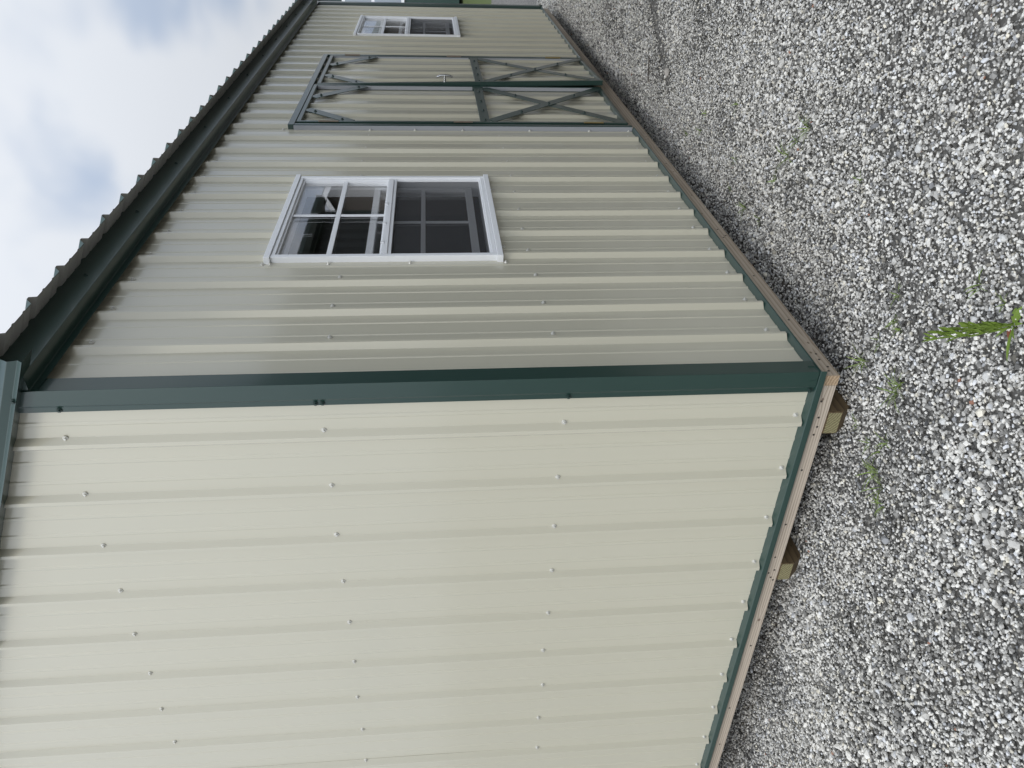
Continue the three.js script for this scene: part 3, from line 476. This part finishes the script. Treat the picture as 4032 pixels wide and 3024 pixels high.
// sparse grass tufts and seedlings
{ const R = rng(88), spots = [[-0.035, 0.304], [-0.059, 0.237], [-0.098, 0.214], [-0.183, 0.075], [-0.178, 0.042], [-0.05, -0.165], [-0.135, -0.181], [-0.214, -0.115], [-0.219, -0.227], [-0.264, -0.256], [0.03, 0.03], [-0.338, 0.487], [-0.437, 0.485], [1.519, 0.461], [1.924, 0.313], [1.995, 0.211], [0.783, 0.564], [0.869, 0.491], [0.893, 0.423], [1.442, 0.24], [0.968, 0.306], [1.539, 0.06], [1.324, 0.05], [1.147, 0.06], [-0.30, -0.30], [-0.19, -0.17], [0.35, 0.52], [-0.02, 0.13], [2.3, 0.10]];
  const big = new Set([3, 4, 8, 9, 10, 16, 18, 22]);
  spots.forEach(([x, z], i) => {
    const own = { 3: 'grass clump of long blades between the shed corner and the tall weed', 4: 'grass clump with fanned blades in front of the green corner trim', 8: 'thin grass clump in the gravel out from the end of the corner skid', 9: 'grass clump of spread blades between the two skid ends, away from the shed', 10: 'dark grass clump at the foot of the shed corner, under the rim board', 16: 'straggling grass clump in the open gravel off the near window', 18: 'broad yellow green grass clump in the open gravel off the near window', 22: 'shaded grass clump against the rim board below the near window' }[i];
    const byWall = z < 0.12 && z > -0.1 && x > 0;
    const t = thing('grass_tuft', own || (byWall ? 'tiny sprig of thin grass close against the long rim board' : 'tiny sprig of thin green grass out in the open gravel'), 'grass tuft', own ? 'larger grass clumps in the gravel' : byWall ? 'tiny grass sprigs by the rim board' : 'tiny grass sprigs in the gravel'); t.position.set(x, gh(x, z), z);
    const n = big.has(i) ? 15 : 8, L = big.has(i) ? 0.080 : 0.048;
    for (let k = 0; k < n; k++) { const a = R() * 6.28, d = new THREE.Vector3(Math.cos(a) * (0.3 + 0.6 * R()), 1, Math.sin(a) * (0.3 + 0.6 * R())); put(t, 'blade', blade(new THREE.Vector3((R() - 0.5) * 0.014, 0.002, (R() - 0.5) * 0.014), d, L * (0.5 + 0.8 * R()), 0.0022 + 0.0022 * R(), 0.25 + 0.3 * R()), R() < 0.2 ? leafMat : grassMat); }
  });
}
// twig and a few large stones
{ const R = rng(17);
  const tw = thing('twig', 'thin dark twig lying on the gravel in front of the doors', 'twig');
  tw.position.set(3.12, 0.006, 0.275); put(tw, 'stick', tube([[0.035, 0.004, 0.075], [0.015, 0.008, 0.03], [-0.006, 0.007, -0.02], [-0.018, 0.009, -0.05], [-0.035, 0.004, -0.074]].map(p => new THREE.Vector3(...p)), 0.0032), std(lin(0.06, 0.045, 0.032), 0.9)); put(tw, 'side_shoot', tube([[-0.006, 0.007, -0.02], [-0.02, 0.012, -0.018], [-0.036, 0.010, -0.006]].map(p => new THREE.Vector3(...p)), 0.0018), std(lin(0.06, 0.045, 0.032), 0.9));
  const st = (x, z, r, c, label) => { const pts = []; for (let i = 0; i < 26; i++) { const zz = 1 - 2 * (i + 0.5) / 26, a = i * 2.39996, q = Math.sqrt(1 - zz * zz), k = 0.82 + R() * 0.3; pts.push(new THREE.Vector3(Math.cos(a) * q * k * 1.15, zz * k * 0.7, Math.sin(a) * q * k * 0.85).multiplyScalar(r)); } const g = new ConvexGeometry(pts); g.computeVertexNormals(); const m = new THREE.Mesh(g, std(lin(...c), 0.9)); m.name = numbered('stone'); m.castShadow = m.receiveShadow = true; m.position.set(x, r * 0.35 + gh(x, z), z); m.rotation.y = R() * 6; m.userData = { label, category: 'stone' }; scene.add(m); return m; };
  st(2.716, 0.339, 0.026, [0.40, 0.37, 0.33], 'single tan stone on the bare gritty strip of gravel');
  const pale = 'large pale limestone lump among the smaller gravel';
  for (const [x, z, r] of [[-0.40, 0.10, 0.019], [-0.52, -0.06, 0.021], [-0.60, 0.12, 0.017], [-0.35, 0.62, 0.018], [0.03, 0.45, 0.016], [-0.62, -0.30, 0.018], [0.35, 0.34, 0.015], [-0.2, 0.85, 0.019], [1.6, 0.62, 0.018], [0.85, 0.75, 0.017], [-0.48, 0.30, 0.020], [-0.72, -0.12, 0.019], [-0.36, 0.40, 0.016], [-0.55, 0.62, 0.021], [-0.85, -0.35, 0.02], [0.10, 0.70, 0.019]]) st(x, z, r * 0.72, [0.56, 0.55, 0.52], pale).userData.group = 'large pale stones';
}

renderer.render(scene, camera);
